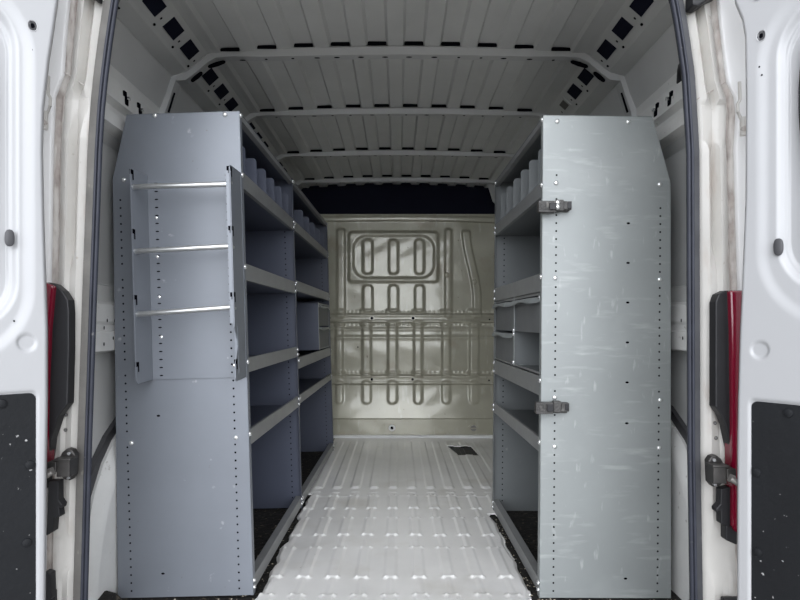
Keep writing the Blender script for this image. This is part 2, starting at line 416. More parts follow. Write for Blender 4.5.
# gentle barrel of the panel between the rails so that it catches the daylight
t = np.clip((BZ(322) - W) / (BZ(322) - BZ(375)), 0, 1); D += .012 * np.sin(t * math.pi) ** 1.0
D += .007 * np.exp(-((W - BZ(329)) / .011) ** 2) + .008 * np.exp(-((W - BZ(337.5)) / .014) ** 2)
t = np.clip((BZ(384) - W) / (BZ(384) - BZ(417.5)), 0, 1); D += np.where((W < BZ(384)) & (W > BZ(418.5)), .035 * t ** 2, 0)
D += np.where(W <= BZ(418.5), .012, 0)
D += .02 * sstep((W - BZ(222)) / .02) * 1.0
D += .0012 * np.sin(U * 23 + 3 * np.sin(W * 11)) * np.sin(W * 17)
# plain fields oil-canning
P = np.stack([U, Yb - D, W], 2)
bh = struct(grid_obj('wall_front', P, M['bulk']))
mb = MB()
mb.box((-.95, Yb - .030, BZ(437.5)), (.95, Yb - .005, BZ(434.6)), M['rail']); mb.build('sealant_line', bh, bevel=.003)
mb = MB()
rr = []
for x in np.linspace(-.95, .95, 40):
    z = BZ(217) - .012 * (x / .6) ** 2 + .0
    rr.append([(x, Yb + .02, z - .035), (x, Yb - .028, z - .028), (x, Yb - .034, z - .002), (x, Yb - .028, z + .012), (x, Yb + .03, z + .014)])
mb.loft(rr, M['bulk']); mb.build('top_rim', bh, smooth=True)
mb = MB()
for px_, py_, r in ((372, 318.2, .011), (413, 318.2, .011), (489, 319.5, .006), (372, 379, .010), (412.5, 379, .010), (488.5, 380, .006), (358, 347, .006), (392, 427.5, .011)):
    yy = Yb - (.0262 if py_ < 400 and py_ not in (347,) else .020)
    if px_ in (372, 413, 412.5): mb.disc((BX(px_), yy, BZ(py_)), .026, (0, -1, 0), M['bulk'], ry=.014); mb.disc((BX(px_), yy - .0005, BZ(py_)), r, (0, -1, 0), M['hole'])
    elif px_ == 392: mb.disc((BX(px_), yy, BZ(py_)), .025, (0, -1, 0), M['rail'], seg=20); mb.disc((BX(px_), yy - .0006, BZ(py_)), r, (0, -1, 0), M['hole'])
    else: mb.disc((BX(px_), yy, BZ(py_)), r, (0, -1, 0), M['hole'])
mb.build('bulkhead_hole', bh)
mb = MB(); c = Vector((BX(473), Yb - .012, BZ(427.5)))
mb.tube([c, c + Vector((0, -.012, 0))], .034, M['bulk'], seg=24); mb.tube([c + Vector((0, -.012, 0)), c + Vector((0, -.020, 0))], .022, M['rod'], seg=18)
mb.box(c + Vector((-.020, -.024, -.004)), c + Vector((.020, -.019, .004)), M['bulk'])
mb.build('slotted_plug', bh)
# round dimples on the bulkhead (sealed bolts)
mb = MB()
for px_, py_ in ((418, 337.5), (446.5, 275), (474, 282)):
    c = Vector((BX(px_), Yb - .026, BZ(py_))); mb.tube([c + Vector((0, .008, 0)), c, c + Vector((0, -.004, 0))], [.020, .017, .008], M['bulk'], seg=16)
mb.build('bulkhead_dimple', bh, smooth=True)
# near-black panel standing in for the unlit over-cab void above the bulkhead
mb = MB(); mb.box((-.95, 4.60, 1.60), (.95, 4.64, 1.97), M['navy']); mb.box((-.95, 4.56, 1.66), (.95, 4.60, 1.68), M['navy']); mb.build('overcab_dark_panel', bh)
for s in (1,):
    mb = MB(); mb.loft([[(s * .70, 4.40, 1.89), (s * .66, 4.44, 1.89), (s * .90, 4.44, 1.89)], [(s * .73, 4.40, 1.75), (s * .70, 4.44, 1.76), (s * .90, 4.44, 1.75)], [(s * .80, 4.42, 1.66), (s * .79, 4.44, 1.66), (s * .90, 4.44, 1.66)]], M['bow'], closed=True, caps=True)
    mb.build('corner_gusset', bh)

# ================================================================== REAR OPENING: pillars and seals
Yp = 1.53
lev = [-120, -40, 0, 37, 75, 85, 97, 100, 104, 112, 137, 141, 150, 225, 248, 272, 283, 292, 532, 538, 568, 574, 330, 400, 450, 500, 545, 600, 680]
def interp(tab, y):
    ks = sorted(tab)
    if y <= ks[0]: return tab[ks[0]] + (tab[ks[0]] - tab[ks[1]]) / (ks[0] - ks[1]) * (y - ks[0])
    if y >= ks[-1]: return tab[ks[-1]]
    for a, b in zip(ks[:-1], ks[1:]):
        if a <= y <= b: return tab[a] + (tab[b] - tab[a]) * (y - a) / (b - a)
sealR = {-40: 663, 0: 676.5, 18: 680, 37: 683, 75: 688.5, 150: 693, 300: 693.5, 450: 694, 600: 696.5}
sealL = {-40: 128, 0: 112.5, 40: 106.5, 75: 102, 110: 98.5, 150: 96, 300: 90.5, 450: 85.5, 600: 81.5}
outR = {-40: 708, 0: 716, 75: 725, 82: 726, 97: 733, 112: 735, 150: 733, 225: 735, 290: 737, 600: 745}
outL = {-40: 79, 0: 71, 45: 66.5, 75: 65, 85: 61, 97: 56.5, 150: 54, 225: 53, 290: 52, 600: 46}
for s, sl, ot, side in ((-1, sealL, outL, 'left'), (1, sealR, outR, 'right')):
    rj = []; rg = []; ro = []
    for ly in sorted(set(lev + [0, 10, 20, 55, 65, 82, 90])):
        sp = interp(sl, ly) + s * 4; op = interp(ot, ly); w = op - sp
        z = PZ(ly, Yp)
        def P3(px_, y): return (PX(px_, Yp), y, z)      # true X at the pillar's own plane
        yy = ly + (0 if s > 0 else 8) - (0 if ly < 400 else 4)
        box = 1.0 if 103 <= yy <= 142 else 0.0
        low = max(0.0, min(1.0, (ly - 248) / 24.0)); dent = 1.0 if 538 <= ly <= 568 else 0.0
        rj.append([P3(sp, Yp + .012), P3(sp + w * .18, Yp + .002), P3(sp + w * .28, Yp - .008 + .014 * box + .008 * dent), P3(sp + w * .50, Yp + (.020 - .006 * box) * (1 - low) + .004 * dent), P3(sp + w * .60, Yp - .008 + .016 * box + .014 * dent), P3(sp + w * .80, Yp + .000 + .002 * box)])
        rg.append([P3(sp + w * .80, Yp + .0), P3(sp + w * .90, Yp + .014), P3(sp + w * 1.02, Yp + .002)])
        ro.append([P3(sp + w * 1.02, Yp + .002), P3(sp + w * 1.10, Yp - .004), (s * .955, Yp - .012, z), (s * .992, Yp + .02, z), (s * 1.0, Yp + .10, z)])
    mb = MB(); mb.loft(rj, M['jamb']); mb.loft(rg, M['grime']); mb.loft(ro, M['outer'])
    jb = struct(mb.build('wall_' + side + '_pillar', smooth=True, solid=.002))
    jb.name = 'trim_1' if s < 0 else 'trim_2'
    # blister ledges and the seam
    mb = MB()
    def ledge(pts, r, m='jamb'):
        mb.tube([(PX(a, Yp), Yp - .002 + dy, PZ(b, Yp)) for a, b, dy in pts], r, M[m], seg=8)
    if s > 0:
        ledge([(697, 99, .006), (709, 92.5, .002), (717, 88, .004), (725, 82.5, .0)], .0012, 'grime')
    else:
        ledge([(91, 89, .006), (82, 84, .002), (74, 78, .004), (65, 73, .0)], .0012, 'grime')
    mb.build('pressed_ledge', jb, smooth=True)
    mb = MB()
    for a, b in (((66, 415), (65.5, 430)) if s < 0 else ((715, 423), (716, 438))):
        mb.disc((PX(a, Yp - .008), Yp - .008, PZ(b, Yp - .008)), .005, (0, -1, 0), M['flange']); mb.disc((PX(a, Yp - .008), Yp - .0085, PZ(b, Yp - .008)), .0025, (0, -1, 0), M['bolt'])
    mb.build('pillar_rivet', jb)
    # black bump stop at the top, lower black corner pad
    mb = MB()
    bx = (PX(86, Yp), PX(104, Yp)) if s < 0 else (PX(684, Yp), PX(711, Yp))
    rr = []
    for t, x in enumerate(np.linspace(bx[0], bx[1], 6)):
        k = 1 - abs(t - 2.5) / 3.2; zt = PZ(4 if s > 0 else -4, Yp)
        if s > 0: b0 = [PZ(14, Yp), PZ(15, Yp), PZ(12, Yp), PZ(8, Yp), PZ(5, Yp), PZ(3, Yp)][t]
        else: b0 = [PZ(-9, Yp), PZ(-6, Yp), PZ(-2, Yp), PZ(2, Yp), PZ(5, Yp), PZ(6, Yp)][t]
        rr.append([(x, Yp - .045, b0), (x, Yp - .045, b0 + .08), (x, Yp - .004, b0 + .08), (x, Yp - .004, b0)])
    mb.loft(rr, M['black'], closed=True, caps=True)
    tag(mb.build('bump_stop', bevel=.004), 'black rubber door stop at the top of the ' + side + ' door pillar', 'door stop')
    # weatherstrip: grey flange and black tube, as one thing of two parts
    cols = sorted(set(range(-40, 640, 12)) | {0})
    path = [(PX(interp(sl, y), Yp), PZ(y, Yp)) for y in cols]
    xt, zt = path[0]
    if s < 0: strip = thing('weatherstrip', 'grey and black rubber door seal framing the rear opening of the van', 'door seal')
    top = [(0, 1.835), (s * .30, 1.835), (s * .46, 1.832), (s * .58, 1.820), (s * (abs(xt) - .03), zt + .028)]
    fullp = top + path
    mb = MB()
    def ring(px_, pz_, off, w, d):
        return [(px_ + s * off - w, Yp - .010 - d, pz_), (px_ + s * off + w, Yp - .010 - d, pz_), (px_ + s * off + w, Yp + .022, pz_), (px_ + s * off - w, Yp + .022, pz_)]
    mb.loft([ring(x, z, .0015 if s > 0 else .005, .009 if s > 0 else .0105, .002) for x, z in fullp], M['flange' if s < 0 else 'flange_dark'], closed=True, caps=True)
    mb.build('seal_flange', strip, bevel=.003)
    mb = MB(); mb.tube([(x - s * .0105, Yp - .002, z) for x, z in fullp], .0065, M['seal'], seg=10)
    mb.tube([(x - s * .0065, Yp - .012, z) for x, z in fullp], .0035, M['seal'], seg=8)
    mb.build('seal_tube', strip, smooth=True)
# header above the opening and sill below
mb = MB(); mb.box((-.80, 1.50, 1.845), (.80, 1.62, 1.99), M['jamb']); mb.box((-.99, 1.50, 1.93), (-.80, 1.62, 1.99), M['jamb']); mb.box((.80, 1.50, 1.93), (.99, 1.62, 1.99), M['jamb']); struct(mb.build('trim_3'))
mb = MB(); mb.box((-.99, 1.44, -.35), (.99, 1.62, -.018), M['jamb']); struct(mb.build('trim_4', bevel=.01))
mb = MB(); mb.box((-30, -30, -.62), (30, 30, -.60), M['asphalt']); g = mb.build('ground'); struct(g)

# ---- tail lamps
Yt = 1.478
def lamp(s, side):
    t = thing('tail_lamp', 'tall red tail lamp with black housing behind the %s rear door' % side, 'tail lamp')
    def q(pts, y0, y1, m, name, par, bev=.003):
        mb = MB(); mb.prism([(PX(a, Yt), PZ(b, Yt)) for a, b in pts], 1, y0, y1, M[m]); return mb.build(name, par, bevel=bev)
    if s > 0:
        q([(716, 302), (719, 294), (726, 290.5), (742, 290), (745, 300), (742, 498), (726, 426), (722, 416), (716, 407)], Yt + .002, Yt + .034, 'black', 'lamp_housing', t)
        q([(727.5, 290.5), (750, 290.5), (750, 531), (733, 531), (730.5, 525), (730, 400), (729, 330)], Yt - .012, Yt + .03, 'red', 'lens', t, .005)
        q([(721, 489), (731, 487), (731, 528), (721, 524), (721, 511), (717, 513), (716, 509), (720.5, 504)], Yt + .0, Yt + .025, 'black', 'lower_bracket', t)
        q([(725.5, 525), (737, 528), (737, 545), (725.5, 540)], Yt - .002, Yt + .025, 'black', 'lower_cap', t)
    else:
        q([(68.5, 312), (67.5, 300), (62, 291), (54, 284), (46, 282), (40, 290), (44, 490), (50, 440), (58, 416), (67, 404), (68.5, 350)], Yt + .002, Yt + .034, 'black', 'lamp_housing', t)
        q([(56, 286), (46, 282), (38, 282), (38, 500), (48.5, 470), (49, 400), (52, 330)], Yt - .012, Yt + .03, 'red', 'lens', t, .005)
        q([(48, 481), (58.5, 481), (58.5, 500), (62, 505), (61, 509), (58.5, 507), (60, 517), (54, 518), (53, 532), (46, 536)], Yt + .0, Yt + .025, 'black', 'lower_bracket', t)
        q([(44, 572), (50.5, 574), (51, 600), (44, 600)], Yt - .002, Yt + .025, 'black', 'lower_cap', t)
lamp(1, 'right'); lamp(-1, 'left')
mb = MB(); mb.box((PX(717, Yp), Yp - .03, PZ(640, Yp)), (PX(735, Yp), Yp - .015, PZ(593, Yp)), M['black'])
tag(mb.build('bumper_pad', bevel=.003), 'black pad at the foot of the right door pillar', 'bumper pad')
mb = MB(); mb.box((PX(46, Yp), Yp - .03, PZ(640, Yp)), (PX(61, Yp), Yp - .015, PZ(586, Yp)), M['black'])
tag(mb.build('bumper_pad', bevel=.003), 'black pad at the foot of the left door pillar', 'bumper pad')

# ---- door check straps
def strap(s, side):
    t = thing('door_check_strap', 'dark metal door check with a rod reaching the %s rear door' % side, 'door hardware')
    f = (lambda a: a) if s > 0 else (lambda a: 783.5 - a)
    dy = 0 if s > 0 else -6.5
    Y = 1.492
    def L(a, b, y): return (PX(f(a), Y), y, PZ(b + dy, Y))
    mb = MB()
    pts = [(706, 460), (709, 455.5), (714, 454), (719, 458), (722, 464), (721, 481), (717, 485), (711, 486), (707, 481)]
    mb.prism([(PX(f(a), Y), PZ(b + dy, Y)) for a, b in pts], 1, Y - .012, Y + .01, M['strap']); mb.build('mount_plate', t, bevel=.003)
    mb = MB(); mb.box(L(704, 462.5, Y - .045), L(717, 479, Y - .01), M['strap']); mb.box(L(703, 461, Y - .047), L(719.5, 463.5, Y - .01), M['strap']); mb.box(L(716, 464, Y - .05), L(725, 474, Y - .012), M['strap'])
    mb.build('check_body', t, bevel=.002)
    mb = MB(); mb.tube([L(717.5, 472, Y - .055), L(721, 473.5, Y - .055)], .010, M['rod']); mb.tube([L(718, 472.5, Y - .058), L(728, 480, Y - .07), L(741, 488, Y - .085)], .0072, M['rod'])
    mb.build('check_rod', t, smooth=True)
    mb = MB(); mb.tube([L(710.5, 458.5, Y - .014), L(710.5, 458.5, Y - .020)], .004, M['bolt'], seg=8); mb.build('bolt', t)
    mb = MB(); mb.tube([L(711, 482.5, Y - .014), L(711, 482.5, Y - .020)], .004, M['bolt'], seg=8); mb.build('bolt', t)
strap(1, 'right'); strap(-1, 'left')
# upper hinge brackets
def hinge(s, t):
    Y = 1.475
    f = (lambda a: a) if s > 0 else (lambda a: 788 - a)
    dy = 0 if s > 0 else -6
    def L(a, b, y): return (PX(f(a), Y), y, PZ(b + dy, Y))
    mb = MB(); mb.tube([L(739.5, 82, Y), L(740, 100, Y), L(737.5, 104, Y), L(738, 112, Y), L(741, 119, Y)], .004, M['jamb'], seg=8); t = mb.build('door_hinge', t, smooth=True)
    mb = MB(); mb.tube([L(742.5, 118, Y - .004), L(742.5, 136, Y - .004)], .008, M['jamb'], seg=12); mb.tube([L(742, 130, Y - .012), L(742, 130, Y - .004)], .007, M['grime'], seg=10)
    mb.build('hinge_knuckle', t, smooth=True)

# ================================================================== REAR DOORS (inner faces)
def door(s, num, side):
    if s > 0: X0, Y0, d = .800, 1.40, Vector((.60, -.80, 0))
    else: X0, Y0, d = -.819, 1.40, Vector((-.77, -.64, 0)).normalized()
    org = Vector((X0, Y0, 0)); n = Vector((-d.y, d.x, 0)) * (-1 if s > 0 else 1)
    if n.dot(Vector((0, -1, 0))) < 0: n = -n               # towards the viewer side
    def aw(px_, py_):      # pixel -> (a, z) on the door plane
        k = (px_ - 398) / F
        a = (k * Y0 - X0) / (d.x - k * d.y); Y = Y0 + a * d.y
        return a, PZ(py_, Y)
    edge = ({-60: 730, 0: 734, 19: 741, 37: 744, 100: 745, 200: 744.5, 300: 740.5, 330: 739, 400: 737, 450: 736.3, 640: 736} if s > 0
            else {-60: 63, 0: 58, 30: 54, 60: 49.5, 110: 44, 150: 43, 225: 44.5, 300: 47, 330: 48, 400: 48, 450: 47, 640: 45.5})
    a_ = np.concatenate([np.arange(0, .24, .0022), np.arange(.24, .76, .010)]); z_ = np.concatenate([np.arange(-.12, 1.82, .004)])
    ed = np.array([aw(interp(edge, 323 - (z - H) * F / Y0), 300)[0] for z in z_])
    A, Zz = np.meshgrid(a_, z_, indexing='ij')
    A2 = A + ed[None, :] * np.clip(1 - A / .15, 0, 1)
    Dp = np.zeros_like(A)
    def RB(x0, x1, z0, z1, r, h, ee):
        nonlocal Dp
        Dp = Dp + h * rbox(A2, Zz, x0, x1, z0, z1, r, ee)
    # rolled edge
    Dp -= .010 * sstep(1 - (A2 - ed[None, :]) / .006)
    # window frame recess and its outer bead
    if s > 0: aI = aw(779, 150)[0]; zt = aw(797, 10)[1]; zb = aw(796, 292)[1]; aW = aw(797, 100)[0]; ab = aw(764, 150)[0]
    else: aI = aw(15.5, 110)[0]; zt = aw(0, 5)[1]; zb = aw(2, 330)[1]; aW = aw(-4, 100)[0]; ab = aw(27, 150)[0]
    RB(aI, .78 - aI, zb, zt + .02, .11, -.012, .016)
    RB(aI + .012, .78 - aI, zb + .014, zt, .10, -.006, .008)
    RB(ab - .004, .78 - ab, zb - .07, zt + .06, .16, -.006, .030)
    # plain raised ridge beside the edge
    # lower trim recess
    if s > 0: pa, pz = aw(749.5, 399); 
    else: pa, pz = aw(37.5, 391)
    RB(pa, .78 - pa, .02, pz, .012, -.006, .006)
    # round pressed seat
    ca, cz = aw(760, 350) if s > 0 else aw(26.5, 342.5)
    rr = np.hypot(A2 - ca, Zz - cz); Dp += -.004 * sstep(.5 - (rr - .019) / .006)
    P = np.zeros(A.shape + (3,))
    for i in range(3): P[..., i] = org[i] + A2 * d[i] + Dp * n[i]
    P[..., 2] = Zz
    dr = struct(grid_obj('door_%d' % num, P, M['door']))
    sol = dr.modifiers.new('thickness', 'SOLIDIFY'); sol.thickness = .004; sol.offset = 0
    def pt(a, z, h): return Vector((org.x + a * d.x + h * n.x, org.y + a * d.y + h * n.y, z))
    # outer skin of the door
    mb = MB(); q = [pt(.006, -.12, -.055), pt(.76, -.12, -.06), pt(.76, 1.8, -.06), pt(.006, 1.8, -.055), pt(.006, -.12, -.050), pt(.76, -.12, -.05), pt(.76, 1.8, -.05), pt(.006, 1.8, -.050)]
    mb.add(q, [(0, 1, 2, 3), (7, 6, 5, 4), (0, 1, 5, 4), (1, 2, 6, 5), (2, 3, 7, 6), (3, 0, 4, 7)], M['outer']); 
    mb.add([pt(.75, -.12, -.05), pt(.75, 1.8, -.05), pt(.75, 1.8, 0), pt(.75, -.12, 0)], [(0, 1, 2, 3)], M['outer']); mb.build('outer_skin', dr)
    # window glass with black surround
    if s > 0: wp = [aw(806, 30), aw(801, 50), aw(798.5, 70), aw(797.3, 88), aw(797.3, 112), aw(798.5, 130), aw(801, 150), aw(806, 200), aw(808, 270)]
    else: wp = [aw(-12, 30), aw(-8, 60), aw(-6, 100), aw(-8, 160), aw(-12, 270)]
    wp = wp + [(.66, wp[-1][1]), (.66, wp[0][1])]; nn = len(wp)
    vs_ = [pt(a, z, -.012) for a, z in wp] + [pt(a, z, -.006) for a, z in wp]; mb = MB()
    mb.add(vs_, [tuple(range(nn))[::-1], tuple(range(nn, 2 * nn))] + [(i, (i + 1) % nn, nn + (i + 1) % nn, nn + i) for i in range(nn)], M['glass']); mb.build('window_pane', dr)
    # lower trim panel
    mb = MB(); z1 = pz - .004; a0 = pa + .003; r = .014
    out = [(a0, .03), (.74, .03), (.74, z1)] + [(a0 + r - r * math.sin(t), z1 - r + r * math.cos(t)) for t in (0, .4, .8, 1.2, 1.57)]
    nn = len(out); vs = [pt(a, z, -.007) for a, z in out] + [pt(a, z, -.002) for a, z in out]
    mb.add(vs, [tuple(range(nn))[::-1], tuple(range(nn, 2 * nn))] + [(i, (i + 1) % nn, nn + (i + 1) % nn, nn + i) for i in range(nn)], M['panel'])
    tp = mb.build('trim_panel', dr, bevel=.001)
    for a, b in (((788, 413), (756, 472.5), (757, 552.5)) if s > 0 else ((30, 465), (27, 543), (2, 404))):
        aa, zz = aw(a, b); mb = MB(); mb.tube([pt(aa, zz, -.002), pt(aa, zz, .001), pt(aa, zz, .0025)], [.0105, .0095, .005], M['panel'], seg=16); mb.build('trim_clip', tp, smooth=True)
    # plugs and holes
    for (a, b), (ra, rz), kind in (([((761.5, 36), (.0085, .011), 'cup'), ((758, -4), (.011, .010), 'cup'), ((778.5, 247), (.0095, .019), 'plug'), ((760.5, 351.5), (.005, .006), 'hole'), ((762, 75), (.002, .002), 'hole'), ((759.5, 67), (.002, .002), 'hole')] if s > 0 else
                                [((32.5, 26), (.0085, .011), 'cup'), ((9.5, 238), (.0095, .019), 'plug'), ((26.5, 342.5), (.005, .006), 'hole'), ((33, 50), (.002, .002), 'hole'), ((14, 321), (.002, .002), 'hole')])):
        aa, zz = aw(a, b)
        mb = MB(); seg = 20
        def el(f, h, g): return [pt(aa + ra * f * math.copysign(abs(math.cos(q)) ** .75, math.cos(q)), zz + rz * f * math.copysign(abs(math.sin(q)) ** g, math.sin(q)), h) for q in [2 * math.pi * i / seg for i in range(seg)]]
        if kind == 'cup':
            mb.loft([el(1.25, .0, 1), el(1.15, .003, 1), el(1.0, .002, 1)], M['door'], closed=True); mb.loft([el(1.0, .002, 1), el(.6, .0012, 1), el(.1, .001, 1)], M['plug'], closed=True, caps=True); mb.add(el(.5, .0022, 1), [tuple(range(seg))], M['hole'])
        elif kind == 'plug': mb.loft([el(1.0, -.002, .8), el(1.0, .003, .8), el(.8, .0045, .8), el(.1, .0045, .8)], M['plug'], closed=True, caps=True)
        else: mb.add(el(1, .0012 if ra < .004 else -.0025, 1), [tuple(range(seg))], M['hole'])
        mb.build('rubber_plug' if kind != 'hole' else 'door_hole', dr, smooth=True)
    return dr
hinge(-1, door(-1, 1, 'left')); hinge(1, door(1, 2, 'right'))

# ================================================================== SHELVING
def child_bolt(parent, p, n, mesh={}):
    if 'm' not in mesh:
        mb = MB(); mb.tube([(0, 0, 0), (0, 0, .003), (0, 0, .0055)], [.0082, .0074, .0035], M['bolt'], seg=10)
        o = mb.build('bolt', parent, smooth=True); mesh['m'] = o.data
    else:
        o = bpy.data.objects.new('bolt', mesh['m']); C.objects.link(o); o.parent = parent
    o.location = p; o.rotation_euler = Vector(n).to_track_quat('Z', 'Y').to_euler(); return o

def hole_row(mb, s, u, v, w0, w1, y_n=-1, rx=.0032, step=.0254, skip=()):
    w = w0; i = 0
    while w < w1:
        if not any(abs(w - q) < .012 for q in skip): mb.disc((s * u, v + y_n * .0006, w), rx, (0, y_n, 0), M['hole'], ry=rx, seg=8)
        w += step

def panel(name, s, v, W, Ht, ch_u, ch_w, steel, parent, flange, holes=True, bolts_w=(), slots=(), faces=(-1,), tap=.012):
    """end panel: sheet perpendicular to the length, folded flange at the aisle edge"""
    mb = MB(); th = .0025
    poly = [(0, .0), (W, .0), (W, Ht), (ch_u, Ht), (tap, ch_w)]
    mb.prism([(s * a, b) for a, b in poly], 1, v, v + th, steel)
    fl = .022 * flange
    mb.box((s * (W - .002), v, 0), (s * W, v + fl, Ht), steel)
    mb.box((s * ch_u, v, Ht - .002), (s * W, v + fl, Ht), steel)
    for f in faces:
        vv = v if f < 0 else v + th
        if holes:
            hole_row(mb, s, W - .045, vv, .022, Ht - .17, f, skip=bolts_w); hole_row(mb, s, .044, vv, .022, ch_w - .06, f, skip=bolts_w)
        if slots:
            for ww in slots:
                mb.disc((s * .146, vv + f * .0006, ww), .006, (0, f, 0), M['hole'], ry=.0035, seg=8)
    return mb.build(name, parent)

def shelf_part(s, v0, v1, W, top, bot, deck_at, u0, steel, lip, parent, name='shelf'):
    mb = MB()
    mb.box((s * u0, v0, deck_at), (s * (W - .003), v1, deck_at + .003), steel)
    mb.box((s * u0, v0, deck_at), (s * (u0 + .002), v1, top), steel)
    sh = mb.build(name, parent)
    mb = MB()
    mb.box((s * (W - .003), v0, bot), (s * (W - .0005), v1, top), lip); mb.box((s * (W - .015), v0, bot), (s * (W - .003), v1, bot + .002), lip); mb.box((s * (W - .010), v0, top - .002), (s * (W - .003), v1, top), lip)
    mb.build('shelf_lip', sh)
    return sh

def divider(s, v, W, w0, w1, u0, steel, parent):
    r = .014; mb = MB()
    a, b = u0, W - .006
    poly = [(a, w0), (b, w0)] + [(b - r + r * math.cos(t), w1 - r + r * math.sin(t)) for t in (0, .4, .8, 1.2, 1.57)] + [(a, w1)]
    mb.prism([(s * p, q) for p, q in poly], 1, v, v + .002, steel); mb.box((s * a, v, w0), (s * b, v + .02, w0 + .002), steel)
    return mb.build('divider', parent)

def drawer_cabinet(s, label, loc, rot, u_face, v0, v1, w0, w1, cols, rows, missing, steel, depth=.30, group=None):
    t = thing('drawer_cabinet', label, 'drawer cabinet', loc, rot, group)
    mb = MB(); th = .002
    u1 = u_face; u0 = u_face - depth
    mb.box((s * u0, v0, w0), (s * u1, v1, w0 + th), steel); mb.box((s * u0, v0, w1 - th), (s * u1, v1, w1), steel)
    mb.box((s * u0, v0, w0), (s * (u0 + th), v1, w1), steel)
    for i in range(cols + 1):
        v = v0 + (v1 - v0) * i / cols; mb.box((s * u0, v - th, w0), (s * u1, v + th, w1), steel); mb.box((s * (u1 - .001), v - .010, w0), (s * (u1 + .0015), v + .010, w1), M['rsteel'] if s < 0 else M['lip'])
    mb.box((s * (u1 - .002), v0, w1 - .010), (s * u1, v1, w1), M['lip']); mb.box((s * (u1 - .002), v0, w0), (s * u1, v1, w0 + .008), M['lip'])
    mb.build('case', t)
    if s < 0:
        for v, w in ((v0 + (v1 - v0) / 2, .83), (v0 + (v1 - v0) / 2, .845), (v1 - .004, .83), (v1 - .004, .845), (v0 + (v1 - v0) / 2, .955), (v0 + .02, .955), (v0 + (v1 - v0) / 2, .72)): child_bolt(t, (s * (u1 + .0015), v, w), (s, 0, 0))
    cw = (v1 - v0) / cols; rh = (w1 - w0 - .016) / rows
    for i in range(cols):
        for j in range(rows):
            if (i, j) in missing: continue
            a, b = v0 + cw * i + .009, v0 + cw * (i + 1) - .009; lo, hi = w0 + .009 + rh * j, w0 + .006 + rh * (j + 1)
            mb = MB(); mb.box((s * (u1 - .006), a, lo), (s * (u1 - .002), b, hi - .010), M['bin']); mb.box((s * (u0 + .02), a, lo), (s * (u1 - .006), b, lo + .002), M['bin'])
            for vv in (a, b - .002): mb.box((s * (u0 + .02), vv, lo), (s * (u1 - .006), vv + .002, hi - .03), M['bin'])
            mb.box((s * (u0 + .02), a, lo), (s * (u0 + .022), b, hi - .03), M['bin'])
            dw = mb.build('drawer', t)
            # curled pull lip across the top of the drawer front
            mb = MB(); rings = []
            nseg = 12
            for k in range(nseg + 1):
                f = k / nseg; v = a + (b - a) * f
                out = .016 + .008 * math.sin(f * math.pi) if True else 0
                dz = .006 * (1 if (f < .08 or f > .92) else 0)
                if s < 0 and f < .12 or s > 0 and f > .88: out *= .35
                rings.append([(s * (u1 - .004), v, hi - .008), (s * (u1 + out * .6), v, hi - .006 + dz * .3), (s * (u1 + out), v, hi - .018 - .004 * math.sin(f * 9)), (s * (u1 + out * .95), v, hi - .022 - .004 * math.sin(f * 9)), (s * (u1 + out * .5), v, hi - .012), (s * (u1 - .004), v, hi - .014)])
            mb.loft(rings, M['rsteel'], closed=True, caps=True); mb.build('pull_lip', dw, smooth=True)
    return t

def unit(label, s, loc, rot, W, L, Ht, ch, shelves, divs, steel, inner, front_panel, faces, u_back=.006, group=None, pre=0):
    t = thing('shelving_unit', label, 'shelving unit', loc, rot, group)
    bw = [sum(q[:2]) / 2 for q in shelves]
    if front_panel:
        panel('end_panel', s, 0, W, Ht, ch[0], ch[1], steel, t, 1, bolts_w=bw, slots=(.577, .075) if s > 0 else (1.192, 1.066, .940, .813, .686, .556, .062), tap=.022 if s > 0 else .012)
    panel('end_panel', s, L - .0025, W, Ht, ch[0], ch[1], inner, t, -1, bolts_w=bw, faces=(-1, 1))
    v0, v1 = .003, L - .003
    mb = MB(); mb.add([(s * .001, v0, 0), (s * .001, v1, 0), (s * .023, v1, ch[1]), (s * .023, v0, ch[1])], [(0, 1, 2, 3)], inner); mb.add([(s * .023, v0, ch[1]), (s * .023, v1, ch[1]), (s * ch[0], v1, Ht), (s * ch[0], v0, Ht)], [(0, 1, 2, 3)], inner); mb.build('back_panel', t)
    mb = MB(); mb.box((s * ch[0], v0, Ht - .005), (s * W, v1, Ht - .003), inner); mb.box((s * (W - .003), v0, Ht - .024), (s * (W - .001), v1, Ht - .003), M['lip']); mb.box((s * (W - .02), v0, Ht - .024), (s * (W - .003), v1, Ht - .022), M['lip'])
    mb.build('top_panel', t)
    for i, (tp, bt, dk) in enumerate(shelves):
        uo = .017 + u_back + max(0, (dk - ch[1]) / (Ht - ch[1]) * ch[0])
        shelf_part(s, v0, v1, W, tp, bt, dk, uo + .002, inner, M['lip'], t)
        for v in (.010, L - .010):
            child_bolt(t, (s * (W), v, tp - .012), (s, 0, 0)); child_bolt(t, (s * (W), v, bt + .012) if v > .1 and i else (s * W, v, bt + .014), (s, 0, 0)) if v > .1 else None
    mb = MB(); mb.box((s * (W - .004), v0, .012), (s * (W - .001), v1, .055), M['lip']); mb.box((s * (W - .028), v0, .053), (s * (W - .004), v1, .055), M['lip']); mb.build('bottom_rail', t)
    for v in (.010, L - .010): child_bolt(t, (s * W, v, .022), (s, 0, 0)); child_bolt(t, (s * W, v, .044), (s, 0, 0)); child_bolt(t, (s * W, v, Ht - .012), (s, 0, 0))
    for v in divs: divider(s, v, W, shelves[0][2] + .003, 1.435 + .015, .05 + u_back, inner, t)
    return t

